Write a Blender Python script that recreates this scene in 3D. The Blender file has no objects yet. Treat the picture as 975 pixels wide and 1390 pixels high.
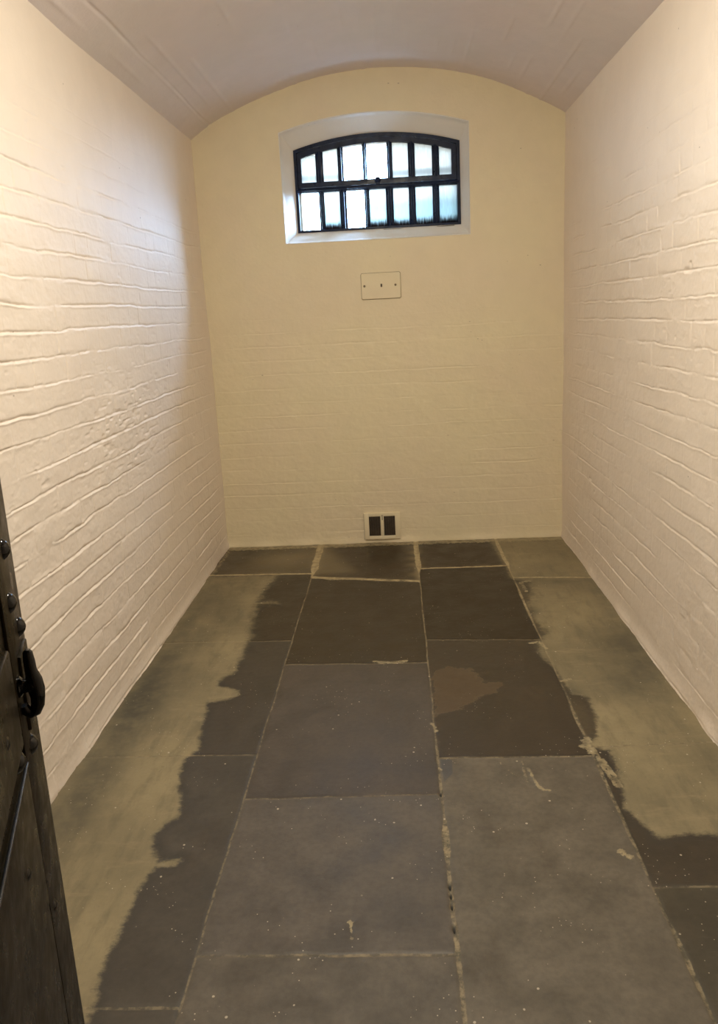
import bpy, bmesh, math
import numpy as np
from mathutils import Matrix, Vector

C = bpy.context.scene.collection
sc = bpy.context.scene
W = 2.13            # width of the cell
COURSE = 0.084      # one brick course

# ------------------------------------------------------------------ numpy noise
def vnoise(x, y, seed):
    rng = np.random.RandomState(seed)
    T = rng.rand(256, 256)
    xi = np.floor(x).astype(int); yi = np.floor(y).astype(int)
    fx = x - xi; fy = y - yi
    fx = fx * fx * (3 - 2 * fx); fy = fy * fy * (3 - 2 * fy)
    g = lambda a, b: T[a % 256, b % 256]
    return ((g(xi, yi) * (1 - fx) + g(xi + 1, yi) * fx) * (1 - fy) +
            (g(xi, yi + 1) * (1 - fx) + g(xi + 1, yi + 1) * fx) * fy) * 2 - 1

def sst(a, b, x):
    t = np.clip((x - a) / (b - a), 0, 1)
    return t * t * (3 - 2 * t)

def hash1(i, seed):
    T = np.random.RandomState(seed).rand(4096)
    return T[np.asarray(i).astype(int) % 4096]

def brick_relief(u, z, seed, amp, z_phase=0.0, groove=1.0, base=0.5, perpk=1.0):
    """relief of thickly painted brickwork, metres towards the room"""
    zz = z - z_phase + 0.0055 * vnoise(u * 2.7, z * 9, seed) + 0.0030 * vnoise(u * 12, z * 12, seed + 1) + 0.0010 * vnoise(u * 45, z * 30, seed + 20)
    k = np.floor(zz / COURSE)
    fz = zz - k * COURSE                       # height within the course
    row = k.astype(int)
    # flemish-like rows of long and short bricks
    off = hash1(row * 7 + 3, seed + 2) * 0.10 + (row % 2) * 0.175
    uu = u + off + 0.004 * vnoise(u * 9, z * 20, seed + 3)
    per = 0.35
    n = np.floor(uu / per); fu = uu - n * per
    short = fu > 0.235
    fb = np.where(short, fu - 0.235, fu)
    ln = np.where(short, 0.115, 0.235)
    bid = (row * 131 + n.astype(int) * 2 + short) % 4096
    du = np.minimum(fb, ln - fb)
    # each brick stands a little in or out and tips a little
    r1 = hash1(bid, seed + 4) - 0.5; r2 = hash1(bid, seed + 5) - 0.5; r3 = hash1(bid, seed + 6) - 0.5
    brick = (0.35 + 0.65 * min(perpk, 1)) * (0.0034 * r1 + 0.055 * r2 * (fz - COURSE / 2) + 0.014 * r3 * (fb - ln / 2))
    # rounded arrises and the joint
    dz = np.minimum(fz, COURSE - fz)
    lj = base + 0.95 * vnoise(u * 3.3, row * 3.7 + 0.5, seed + 7) + 0.55 * vnoise(u * 11, row * 5.3 + 0.5, seed + 8) + 0.3 * vnoise(u * 37, row * 5.3 + 0.5, seed + 18)
    lj = np.clip(lj, 0.04, 1.35)
    vj = perpk * np.clip(vnoise(bid * 1.37, row * 2.1, seed + 9) * 1.1 + 0.25 + 0.5 * vnoise(u * 20, z * 40, seed + 19), 0.0, 0.95)
    jw = 0.0043
    bed = np.exp(-(dz / jw) ** 2)
    perp = np.exp(-(du / 0.0045) ** 2)
    blend = 1 - np.exp(-(dz / 0.010) ** 2)
    h = brick * blend * (1 - np.exp(-(du / 0.012) ** 2) * 0.6)
    h -= groove * (0.0046 * lj * bed + 0.0027 * vj * perp)
    # a lip of paint catching on the top edge of the lower brick
    h += groove * 0.0020 * lj * np.exp(-((fz - COURSE + 0.0075) / 0.0036) ** 2)
    h += 0.0007 * vnoise(u * 30, z * 42, seed + 10) + 0.0004 * vnoise(u * 85, z * 110, seed + 11)
    h *= amp
    h += 0.004 * vnoise(u * 1.3, z * 1.6, seed + 12) + 0.0016 * vnoise(u * 4.1, z * 4.7, seed + 13)
    h += 0.00022 * vnoise(u * 60, z * 60, seed + 14)
    return h

# ------------------------------------------------------------------ mesh helpers
def grid_mesh(name, P, flip=False):
    """P: (n, m, 3) points -> quad grid"""
    n, m = P.shape[:2]
    me = bpy.data.meshes.new(name)
    idx = np.arange(n * m).reshape(n, m)
    q = np.stack([idx[:-1, :-1], idx[1:, :-1], idx[1:, 1:], idx[:-1, 1:]], -1).reshape(-1, 4)
    if flip: q = q[:, ::-1]
    nf = len(q)
    me.vertices.add(n * m); me.vertices.foreach_set('co', P.reshape(-1).astype(np.float32))
    me.loops.add(nf * 4); me.loops.foreach_set('vertex_index', q.reshape(-1).astype(np.int32))
    me.polygons.add(nf)
    me.polygons.foreach_set('loop_start', np.arange(0, nf * 4, 4, dtype=np.int32))
    me.polygons.foreach_set('use_smooth', np.ones(nf, dtype=bool))
    me.update(calc_edges=True)
    return me

def multi_mesh(name, grids, polys=()):
    """several grids (P, flip) plus loose polygons [(verts, faces)] in one mesh"""
    V = []; F = []; L = []; base = 0
    for P, flip in grids:
        n, m = P.shape[:2]
        idx = base + np.arange(n * m).reshape(n, m)
        q = np.stack([idx[:-1, :-1], idx[1:, :-1], idx[1:, 1:], idx[:-1, 1:]], -1).reshape(-1, 4)
        if flip: q = q[:, ::-1]
        V.append(P.reshape(-1, 3)); F.append(q); base += n * m
    for verts, faces in polys:
        V.append(np.array(verts, float)); F.append(np.array(faces) + base); base += len(verts)
    V = np.concatenate(V); q = np.concatenate(F); nf = len(q)
    me = bpy.data.meshes.new(name)
    me.vertices.add(len(V)); me.vertices.foreach_set('co', V.reshape(-1).astype(np.float32))
    me.loops.add(nf * 4); me.loops.foreach_set('vertex_index', q.reshape(-1).astype(np.int32))
    me.polygons.add(nf)
    me.polygons.foreach_set('loop_start', np.arange(0, nf * 4, 4, dtype=np.int32))
    sm = np.ones(nf, dtype=bool)
    npoly = sum(len(f) for _, f in polys)
    if npoly: sm[-npoly:] = False
    me.polygons.foreach_set('use_smooth', sm)
    me.update(calc_edges=True)
    return me

def box_poly(x0, x1, y0, y1, z0, z1):
    v = [(x0, y0, z0), (x1, y0, z0), (x1, y1, z0), (x0, y1, z0), (x0, y0, z1), (x1, y0, z1), (x1, y1, z1), (x0, y1, z1)]
    f = [(0, 3, 2, 1), (4, 5, 6, 7), (0, 1, 5, 4), (1, 2, 6, 5), (2, 3, 7, 6), (3, 0, 4, 7)]
    return v, f

def link(name, me, mat, parent=None, kind=None, label=None, cat=None, loc=None):
    o = bpy.data.objects.new(name, me)
    C.objects.link(o)
    if mat: me.materials.append(mat)
    if parent: o.parent = parent
    if kind: o['kind'] = kind
    if label: o['label'] = label
    if cat: o['category'] = cat
    if loc: o.location = loc
    return o

def empty(name, loc, rz=0, kind=None, label=None, cat=None):
    o = bpy.data.objects.new(name, None); C.objects.link(o)
    o.location = loc; o.rotation_euler = (0, 0, rz); o.empty_display_size = 0.1
    if kind: o['kind'] = kind
    if label: o['label'] = label
    if cat: o['category'] = cat
    return o

def bm_box(bm, x0, x1, y0, y1, z0, z1, bev=0.0, seg=2):
    r = bmesh.ops.create_cube(bm, size=1)
    vs = r['verts']
    for v in vs:
        v.co = Vector(((x0 + x1) / 2 + v.co.x * (x1 - x0), (y0 + y1) / 2 + v.co.y * (y1 - y0), (z0 + z1) / 2 + v.co.z * (z1 - z0)))
    if bev > 0:
        es = list({e for v in vs for e in v.link_edges})
        bmesh.ops.bevel(bm, geom=es, offset=bev, segments=seg, affect='EDGES', profile=0.5)

def bm_done(name, bm, smooth=True):
    bmesh.ops.recalc_face_normals(bm, faces=bm.faces)
    me = bpy.data.meshes.new(name); bm.to_mesh(me); bm.free()
    for p in me.polygons: p.use_smooth = smooth
    if smooth and hasattr(me, 'set_sharp_from_angle'): me.set_sharp_from_angle(angle=math.radians(38))
    return me

def bm_tube(bm, pts, rad, seg=14, cap=True):
    """tube along a polyline with one radius per point"""
    pts = [Vector(p) for p in pts]
    rings = []
    up = Vector((0, 0, 1))
    n = None
    for i, p in enumerate(pts):
        t = (pts[min(i + 1, len(pts) - 1)] - pts[max(i - 1, 0)]).normalized()
        if n is None:
            a = up if abs(t.z) < 0.9 else Vector((1, 0, 0))
            n = t.cross(a).normalized()
        n = (n - t * n.dot(t)).normalized()
        b = t.cross(n)
        r = rad[i] if hasattr(rad, '__len__') else rad
        rings.append([bm.verts.new(p + (n * math.cos(2 * math.pi * k / seg) + b * math.sin(2 * math.pi * k / seg)) * r) for k in range(seg)])
    for a, b in zip(rings[:-1], rings[1:]):
        for k in range(seg):
            bm.faces.new((a[k], a[(k + 1) % seg], b[(k + 1) % seg], b[k]))
    if cap:
        bm.faces.new(rings[0][::-1]); bm.faces.new(rings[-1])

def dome_points(r, h):
    return [(0.0, r * 1.0), (h * 0.25, r * 1.02), (h * 0.5, r * 0.93), (h * 0.75, r * 0.72), (h * 0.92, r * 0.42), (h, r * 0.12)]

# ------------------------------------------------------------------ materials
def new_mat(name):
    m = bpy.data.materials.new(name); m.use_nodes = True
    nt = m.node_tree; nt.nodes.clear()
    out = nt.nodes.new('ShaderNodeOutputMaterial'); bs = nt.nodes.new('ShaderNodeBsdfPrincipled')
    nt.links.new(bs.outputs[0], out.inputs[0])
    return m, nt, bs, out

class NB:
    def __init__(s, nt): s.nt = nt
    def n(s, t, **k):
        nd = s.nt.nodes.new(t)
        for a, v in k.items(): setattr(nd, a, v)
        return nd
    def l(s, a, b): s.nt.links.new(a, b)
    def put(s, inp, v):
        if isinstance(v, bpy.types.NodeSocket): s.l(v, inp)
        else: inp.default_value = v
    def math(s, op, a, b=0.0, clamp=False):
        nd = s.n('ShaderNodeMath', operation=op, use_clamp=clamp); s.put(nd.inputs[0], a); s.put(nd.inputs[1], b); return nd.outputs[0]
    def mix(s, f, a, b, mode='MIX'):
        nd = s.n('ShaderNodeMix', data_type='RGBA', blend_type=mode); s.put(nd.inputs['Factor'], f)
        s.put(nd.inputs[6], a); s.put(nd.inputs[7], b); return nd.outputs[2]
    def ramp(s, v, lo, hi, a=0.0, b=1.0, smooth=True):
        nd = s.n('ShaderNodeMapRange', interpolation_type='SMOOTHSTEP' if smooth else 'LINEAR', clamp=True)
        s.put(nd.inputs['Value'], v); s.put(nd.inputs['From Min'], lo); s.put(nd.inputs['From Max'], hi)
        s.put(nd.inputs['To Min'], a); s.put(nd.inputs['To Max'], b); return nd.outputs['Result']
    def noise(s, vec, scale, detail=4.0, rough=0.55, dist=0.0):
        nd = s.n('ShaderNodeTexNoise'); s.l(vec, nd.inputs['Vector']); nd.inputs['Scale'].default_value = scale
        nd.inputs['Detail'].default_value = detail; nd.inputs['Roughness'].default_value = rough; nd.inputs['Distortion'].default_value = dist
        return nd.outputs['Fac']
    def obj(s): return s.n('ShaderNodeTexCoord').outputs['Object']
    def attr(s, nm): return s.n('ShaderNodeAttribute', attribute_name=nm).outputs['Fac']
    def attrc(s, nm): return s.n('ShaderNodeAttribute', attribute_name=nm).outputs['Color']
    def mapv(s, v, scale=(1, 1, 1), loc=(0, 0, 0)):
        nd = s.n('ShaderNodeMapping'); s.l(v, nd.inputs[0]); nd.inputs['Scale'].default_value = scale; nd.inputs['Location'].default_value = loc
        return nd.outputs[0]
    def bump(s, h, strength, dist):
        nd = s.n('ShaderNodeBump'); s.put(nd.inputs['Height'], h); nd.inputs['Strength'].default_value = strength; nd.inputs['Distance'].default_value = dist
        return nd.outputs[0]

def paint_mat(name, col, col2, rough=0.5, spots=0.5):
    m, nt, bs, out = new_mat(name); b = NB(nt); v = b.obj()
    big = b.noise(v, 1.7, 3); med = b.noise(v, 9, 5)
    c = b.mix(b.ramp(big, 0.35, 0.68), col, col2)
    c = b.mix(b.ramp(med, 0.3, 0.75, 0, 0.25), c, tuple(x * 0.86 for x in col[:3]) + (1,))
    # grime in a few pits and chips
    vor = b.n('ShaderNodeTexVoronoi'); b.l(b.mapv(v, (1, 1, 1.6)), vor.inputs['Vector']); vor.inputs['Scale'].default_value = 13
    chip = b.math('MULTIPLY', b.ramp(b.math('ADD', vor.outputs['Distance'], b.math('MULTIPLY', b.noise(v, 90, 3), 0.10)), 0.095, 0.120, 1, 0),
                  b.ramp(b.noise(v, 2.3, 2), 0.55, 0.62))
    c = b.mix(b.math('MULTIPLY', chip, spots), c, (0.20, 0.15, 0.10, 1))
    b.l(c, bs.inputs['Base Color'])
    bs.inputs['Roughness'].default_value = rough
    bs.inputs['Specular IOR Level'].default_value = 0.35
    h = b.math('ADD', b.noise(v, 70, 4), b.math('MULTIPLY', b.noise(v, 260, 3), 0.35))
    b.l(b.bump(h, 0.35, 0.0022), bs.inputs['Normal'])
    return m

M = {}
M['wall_side'] = paint_mat('side_wall_cream_paint', (0.83, 0.74, 0.645, 1), (0.81, 0.715, 0.62, 1), 0.5)
M['wall_back'] = paint_mat('back_wall_yellow_cream_paint', (0.78, 0.69, 0.475, 1), (0.765, 0.66, 0.475, 1), 0.5)
M['vault'] = paint_mat('vault_cream_paint', (0.76, 0.69, 0.69, 1), (0.73, 0.68, 0.67, 1), 0.6, 0.15)
M['reveal'] = paint_mat('window_reveal_white_paint', (0.80, 0.775, 0.72, 1), (0.78, 0.755, 0.70, 1), 0.5, 0.2)

def metal_mat(name, col, rough, bumpiness=0.3, spec=0.5, scale=60):
    m, nt, bs, out = new_mat(name); b = NB(nt); v = b.obj()
    c = b.mix(b.ramp(b.noise(v, 14, 4), 0.3, 0.75), col, tuple(x * 1.9 for x in col[:3]) + (1,))
    b.l(c, bs.inputs['Base Color'])
    b.l(b.ramp(b.noise(v, 30, 4), 0.3, 0.7, rough * 0.75, rough * 1.3), bs.inputs['Roughness'])
    bs.inputs['Specular IOR Level'].default_value = spec
    h = b.math('ADD', b.noise(v, scale, 3), b.math('MULTIPLY', b.noise(v, scale * 3.2, 2), 0.3))
    b.l(b.bump(h, bumpiness, 0.003), bs.inputs['Normal'])
    return m
M['black_gloss'] = metal_mat('gloss_black_door_paint', (0.003, 0.003, 0.003, 1), 0.10, 0.16, 0.42)
M['black_leaf'] = metal_mat('brown_black_door_paint', (0.0125, 0.0095, 0.0052, 1), 0.32, 0.22, 0.16, 45)
M['shade_line_and_screw'] = metal_mat('shade_line_and_screw_paint', (0.16, 0.125, 0.075, 1), 0.8, 0.1)  # plate outline shade put into colour; the screws share it
M['iron_blue'] = metal_mat('blue_black_window_paint', (0.005, 0.010, 0.030, 1), 0.35, 0.04, 0.18)
M['bead'] = metal_mat('highlight_edge_paint', (0.02, 0.022, 0.027, 1), 0.2, 0.1, 0.9)  # lighter bluish tint carries the reflected highlight along the hatch edge
M['slot'] = metal_mat('dark_slot', (0.010, 0.009, 0.008, 1), 0.8, 0.1)
M['grille'] = metal_mat('brown_vent_grille', (0.055, 0.040, 0.026, 1), 0.55, 0.2)

# ------------------------------------------------------------------ side walls
Y_END = -4.60
ys = np.concatenate([np.linspace(Y_END, -3.1, 60, endpoint=False), np.arange(-3.1, 0.0, 0.0042), [0.0, 0.03]])
zs = np.concatenate([[-0.06, -0.03], np.arange(0.0, 2.52, 0.0028)])
Yg, Zg = np.meshgrid(ys, zs, indexing='ij')

def side_wall(name, x, sgn, seed, phase, base):
    env = 1.0 - 0.93 * sst(1.72, 2.2, Zg + 0.12 * vnoise(Yg * 1.5, Zg * 1.5, seed + 40))
    env *= 0.70 + 0.30 * vnoise(Yg * 1.1, Zg * 1.3, seed + 41)
    fade = sst(-0.02, -0.35, Yg) * 0.6 + 0.4
    # bolder, more broken joints in patches
    env = env * (1 + 0.45 * vnoise(Yg * 2.3, Zg * 2.9, seed + 43)) 
    d = brick_relief(Yg, Zg, seed, env * fade, phase, 1.15, base, 1.25)
    if sgn > 0:    # badly repointed stretch in the middle of this wall
        hot = np.exp(-(((Yg + 1.55) / 0.45) ** 2 + ((Zg - 1.02) / 0.20) ** 2))
        d -= 0.0050 * hot * np.clip(vnoise(Yg * 22, Zg * 75, seed + 47) * 1.6 - 0.50, 0, 1)
        d += 0.0010 * hot * vnoise(Yg * 40, Zg * 70, seed + 48)
    # flaked hollows under old paint
    pit = np.clip(vnoise(Yg * 26, Zg * 44, seed + 44) * vnoise(Yg * 9, Zg * 13, seed + 45) - 0.30, 0, 1) * np.clip(vnoise(Yg * 2.1, Zg * 2.6, seed + 46) + 0.25, 0, 1)
    d -= 0.012 * pit * np.clip(env, 0, 1)
    # the foot of the wall bellies out a little, thick with old paint
    d += 0.006 * np.exp(-(Zg / 0.035) ** 2) * (1 + 0.8 * vnoise(Yg * 7, Yg * 0, seed + 42))
    X = x + sgn * d
    P = np.stack([X, Yg, Zg], -1)
    bx = box_poly(x - sgn * 0.45, x - sgn * 0.03, Y_END, 0.0, -0.06, 3.0) if sgn > 0 else box_poly(x + 0.03, x + 0.45, Y_END, 0.0, -0.06, 3.0)
    me = multi_mesh(name, [(P, sgn < 0)], [bx])
    return link(name, me, M['wall_side'], kind='structure', label='cream-painted brick side wall of the cell on the ' + ('left, beside the black door' if sgn > 0 else 'right, opposite the black door'))
side_wall('wall_left', 0.0, 1, 11, 0.004, 0.55)
side_wall('wall_right', W, -1, 57, 0.008, 0.25)

# ------------------------------------------------------------------ back wall with window opening
WL, WR, WB = 0.508, 1.588, 1.856     # opening in the face of the wall
def outer_arch(x):
    t = (x - (WL + WR) / 2) / ((WR - WL) / 2)
    return 2.462 + 0.083 * (1 - t * t)
def back_disp(x, z):
    env = (1 - 0.90 * sst(1.25, 1.55, z + 0.10 * vnoise(x * 2, z * 2, 301)))
    env = env * (0.62 + 0.25 * vnoise(x * 1.2, z * 1.7, 302))
    d = brick_relief(x, z, 91, env, 0.0, 0.55, 0.25, 0.25)
    d += 0.005 * np.exp(-(z / 0.03) ** 2) * (1 + vnoise(x * 8, x * 0, 303))
    # old patching around the air vent
    d += 0.0018 * np.exp(-(((x - 1.25) / 0.16) ** 2 + ((z - 0.16) / 0.12) ** 2)) * vnoise(x * 12, z * 14, 304)
    return d
def patch(x0, x1, zlo, zhi, nx, nz):
    xs = np.linspace(x0, x1, nx)
    t = np.linspace(0, 1, nz)
    lo = zlo(xs) if callable(zlo) else np.full(nx, zlo)
    hi = zhi(xs) if callable(zhi) else np.full(nx, zhi)
    X = np.repeat(xs[:, None], nz, 1); Z = lo[:, None] + (hi - lo)[:, None] * t[None, :]
    return np.stack([X, -back_disp(X, Z), Z], -1), False
gs_ = [patch(-0.03, WL, -0.06, 2.85, 130, 900), patch(WR, W + 0.03, -0.06, 2.85, 130, 900),
       patch(WL, WR, -0.06, WB, 230, 600), patch(WL, WR, outer_arch, 2.85, 230, 90)]
T0, T1 = 0.03, 0.46
bk = [box_poly(-0.45, 0.60, T0 + 0.12, T1, -0.06, 3.0), box_poly(1.52, W + 0.45, T0 + 0.12, T1, -0.06, 3.0),
      box_poly(0.56, 1.56, T0 + 0.12, T1, -0.06, 1.90), box_poly(0.56, 1.56, T0 + 0.12, T1, 2.47, 3.0),
      box_poly(-0.45, 0.49, T0, T1, -0.06, 3.0), box_poly(1.62, W + 0.45, T0, T1, -0.06, 3.0),
      box_poly(0.49, 1.62, T0, T1, -0.06, 1.84), box_poly(0.49, 1.62, T0, T1, 2.56, 3.0)]
link('wall_back', multi_mesh('wall_back', gs_, bk), M['wall_back'], kind='structure', label='yellowish cream painted end wall under the arched barred window')

# splayed reveal from the wall face to the window frame, then straight out to the weather
FL, FR, FB, FS, FA = 0.572, 1.545, 1.922, 2.386, 2.458       # frame opening: left, right, bottom, springing, apex
FY = 0.10
def loop_outer(n):
    pts = []
    for i in range(n): pts.append((WL + (WR - WL) * i / n, WB))
    for i in range(n): pts.append((WR, WB + (2.462 - WB) * i / n))
    for i in range(2 * n):
        x = WR + (WL - WR) * i / (2 * n); pts.append((x, float(outer_arch(x))))
    for i in range(n): pts.append((WL, 2.462 + (WB - 2.462) * i / n))
    return np.array(pts)
def frame_arch(x, inset=0.0):
    xc = (FL + FR) / 2; R = 1.70 - inset
    return FA - inset - R + np.sqrt(np.maximum(R * R - (x - xc) ** 2, 0))
def loop_inner(n, e=0.0):
    pts = []
    l, r, bt = FL + e, FR - e, FB + e
    for i in range(n): pts.append((l + (r - l) * i / n, bt))
    top = float(frame_arch(r, e))
    for i in range(n): pts.append((r, bt + (top - bt) * i / n))
    for i in range(2 * n):
        x = r + (l - r) * i / (2 * n); pts.append((x, float(frame_arch(x, e))))
    for i in range(n): pts.append((l, top + (bt - top) * i / n))
    return np.array(pts)
n = 60
Lo, Li = loop_outer(n), loop_inner(n)
cen = Lo.mean(0)
rows = []
for t, y in [(-0.10, 0.010), (-0.045, -0.004), (-0.02, -0.006), (0.02, -0.003), (0.07, 0.006)] + [(k / 10, 0.006 + FY * (k / 10) * 0.94) for k in range(1, 11)]:
    p = Lo + (Li - Lo) * t
    j = 0.0022 * vnoise(p[:, 0] * 11, p[:, 1] * 11 + t * 3, 77) + 0.001 * vnoise(p[:, 0] * 40, p[:, 1] * 40 + t * 9, 78)
    yy = y + j * (1 if t < 0.95 else 0) + (0.003 * vnoise(p[:, 0] * 5, p[:, 1] * 5, 79) if t < 0.1 else 0)
    rows.append(np.stack([p[:, 0], yy, p[:, 1]], -1))
for y in (FY + 0.03, FY + 0.08, 0.30, 0.47):
    e = 0.0 if y < 0.2 else -0.006
    p = loop_inner(n, e) if y < 0.2 else loop_inner(n, 0.0)
    rows.append(np.stack([p[:, 0], np.full(len(p), y), p[:, 1] - (0.05 * (y - 0.18) * (p[:, 1] < FB + 0.001) if y > 0.2 else 0)], -1))
P = np.stack(rows, 0); P = np.concatenate([P, P[:, :1]], 1)
link('trim_1', multi_mesh('trim_1', [(P, True)]), M['reveal'], kind='structure', label='splayed white-painted plaster reveal and sloping sill around the barred window')

# ------------------------------------------------------------------ vaulted ceiling
arc = np.array([(-0.11, 2.375), (-0.05, 2.42), (-0.013, 2.447), (0.109, 2.527), (0.218, 2.579), (0.371, 2.64), (0.548, 2.694), (0.702, 2.733), (0.911, 2.762), (1.118, 2.770),
                (1.323, 2.757), (1.527, 2.725), (1.69, 2.681), (1.798, 2.639), (1.94, 2.574), (2.03, 2.53), (2.125, 2.478), (2.18, 2.447), (2.24, 2.41)])
def catmull(P, per):
    out = []
    for i in range(1, len(P) - 2):
        p0, p1, p2, p3 = P[i - 1], P[i], P[i + 1], P[i + 2]
        for k in range(per):
            t = k / per
            out.append(0.5 * ((2 * p1) + (-p0 + p2) * t + (2 * p0 - 5 * p1 + 4 * p2 - p3) * t * t + (-p0 + 3 * p1 - 3 * p2 + p3) * t ** 3))
    out.append(P[-2]); return np.array(out)
A = catmull(arc, 26)
tan = np.gradient(A, axis=0); tan /= np.linalg.norm(tan, axis=1)[:, None]
nor = np.stack([tan[:, 1], -tan[:, 0]], -1)          # down into the room
s = np.concatenate([[0], np.cumsum(np.linalg.norm(np.diff(A, axis=0), axis=1))])
yv = np.concatenate([np.linspace(Y_END, -2.2, 60, endpoint=False), np.arange(-2.2, 0.03, 0.008), [0.05]])
S, YV = np.meshgrid(s, yv, indexing='ij')
d = 0.0035 * vnoise(S * 1.8, YV * 1.2, 501) + 0.0012 * vnoise(S * 6, YV * 4, 502) + 0.0004 * vnoise(S * 30, YV * 24, 503)
k = np.floor(S / 0.078); fz = S / 0.078 - k
str_ = np.clip(vnoise(YV * 2.6, k * 3.1 + 0.5, 504) * 1.4 - 0.1, 0, 1)
d += 0.0038 * str_ * np.exp(-((fz - 0.5) / 0.12) ** 2)
d -= 0.0045 * np.exp(-((S - 0.195 - 0.004 * vnoise(YV * 5, YV * 0, 505)) / 0.006) ** 2)       # crease above the springing
P = np.stack([A[:, 0][:, None] + nor[:, 0][:, None] * d, YV, A[:, 1][:, None] + nor[:, 1][:, None] * d], -1)
top = box_poly(-0.45, W + 0.45, Y_END, 0.46, 2.86, 3.0)
link('ceiling', multi_mesh('ceiling', [(P, False)], [top]), M['vault'], kind='structure', label='shallow barrel-vaulted ceiling of pinkish cream painted brick')

# ------------------------------------------------------------------ stone floor
J = [0.606, 1.211, 1.714]                      # joints running the length of the cell
rows_y = {0: [-0.535, -1.440, -2.350, -3.30, -4.2], 1: [None], 2: [-0.519, -1.49, -2.393, -3.35, -4.25], 3: [-0.732, -2.335, -2.965, -3.9]}
xs = np.unique(np.round(np.concatenate([np.arange(-0.04, W + 0.045, 0.005)]), 5))
yf = np.concatenate([np.linspace(-4.6, -3.7, 60, endpoint=False), np.arange(-3.7, 0.035, 0.005)])
X, Y = np.meshgrid(xs, yf, indexing='ij')
wob = 0.0022 * vnoise(Y * 6, Y * 0, 601) + 0.0012 * vnoise(Y * 22, Y * 0, 602)
jx = np.full(X.shape, 9.0)
for j in J:
    dd = X - j - wob
    jx = np.where(np.abs(dd) < np.abs(jx), dd, jx)
colm = (X > J[0]).astype(int) + (X > J[1]) + (X > J[2])
rowid = np.zeros(X.shape, int)
jy = np.full(X.shape, 9.0)
wy = np.full(X.shape, 0.0022)
def trans(col, f, w):
    global jy, wy, rowid
    m = colm == col
    yy = f(X) + 0.002 * vnoise(X * 14, X * 0 + col, 610)
    dd = Y - yy
    closer = m & (np.abs(dd) < np.abs(jy))
    jy = np.where(closer, dd, jy); wy = np.where(closer, w, wy)
    rowid = rowid + (m & (dd < 0))
trans(0, lambda x: -0.522 - 0.045 * x, 0.010)
trans(0, lambda x: -1.434 - 0.02 * x, 0.0026)
trans(0, lambda x: -2.347 - 0.008 * x, 0.0026)
trans(0, lambda x: -3.30 + 0 * x, 0.003)
trans(1, lambda x: -0.612 - 0.185 * (x - 0.6), 0.017)
trans(1, lambda x: -1.684 - 0.02 * (x - 0.6), 0.0030)
trans(1, lambda x: -2.587 + 0.02 * (x - 0.6), 0.0022)
trans(1, lambda x: -3.164 + 0 * x, 0.004)
trans(1, lambda x: -3.95 + 0 * x, 0.004)
trans(2, lambda x: -0.519 + 0 * x, 0.008)
trans(2, lambda x: -1.473 - 0.065 * (x - 1.21), 0.0030)
trans(2, lambda x: -2.389 - 0.014 * (x - 1.21), 0.0038)
trans(2, lambda x: -3.42 + 0 * x, 0.004)
trans(3, lambda x: -0.714 - 0.09 * (x - 1.7), 0.008)
trans(3, lambda x: -2.347 + 0.045 * (x - 1.7), 0.0034)
trans(3, lambda x: -2.965 + 0 * x, 0.0025)
trans(3, lambda x: -3.9 + 0 * x, 0.003)
# width of the long joints: broad by the end wall, thin in the middle, ragged near the door on the middle joint
wx = np.full(X.shape, 0.0024)
near_far = sst(-0.62, -0.45, Y)
wx = wx + near_far * np.where(X < 0.9, 0.018, np.where(X < 1.46, 0.013, 0.006))
mid = (X > 0.9) & (X < 1.46)
rag = sst(-2.15, -2.75, Y) * np.clip(0.6 + 0.7 * vnoise(Y * 9, Y * 0, 620), 0, 1.4)
wx = np.where(mid, wx + 0.0075 * rag, wx)
wx = np.where(X > 1.46, wx + 0.0004 + 0.0035 * np.clip(vnoise(Y * 6, Y * 0, 621), 0, 1), wx)

def poly_sd(px, py, poly):
    """signed distance to a closed polygon, negative inside"""
    poly = np.array(poly); n = len(poly)
    best = np.full(px.shape, 9.0); inside = np.zeros(px.shape, bool)
    for i in range(n):
        ax, ay = poly[i]; bx, by = poly[(i + 1) % n]
        ex, ey = bx - ax, by - ay
        t = np.clip(((px - ax) * ex + (py - ay) * ey) / (ex * ex + ey * ey + 1e-12), 0, 1)
        best = np.minimum(best, np.hypot(px - ax - t * ex, py - ay - t * ey))
        c = ((ay > py) != (by > py)) & (px < (bx - ax) * (py - ay) / (by - ay + 1e-12) + ax)
        inside ^= c
    return np.where(inside, -best, best)
paintL = [(-0.2, -0.532), (0.415, -0.545), (0.405, -0.625), (0.369, -0.843), (0.372, -0.955), (0.470, -0.955), (0.470, -0.990), (0.375, -0.995), (0.375, -1.103), (0.407, -1.405), (0.408, -1.603), (0.404, -1.75), (0.362, -1.803), (0.362, -1.859), (0.455, -1.9), (0.468, -1.936),
          (0.426, -1.974), (0.357, -1.996), (0.374, -2.168), (0.397, -2.302), (0.364, -2.384), (0.382, -2.49), (0.43, -2.661), (0.403, -2.697), (0.379, -2.759), (0.4, -2.824),
          (0.423, -2.856), (0.482, -2.844), (0.477, -2.873), (0.422, -2.879), (0.409, -2.947), (0.404, -3.017), (0.404, -3.098), (0.401, -3.162), (0.421, -3.336), (0.40, -3.7), (0.43, -4.2), (0.4, -4.8), (-0.2, -4.8)]
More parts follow.
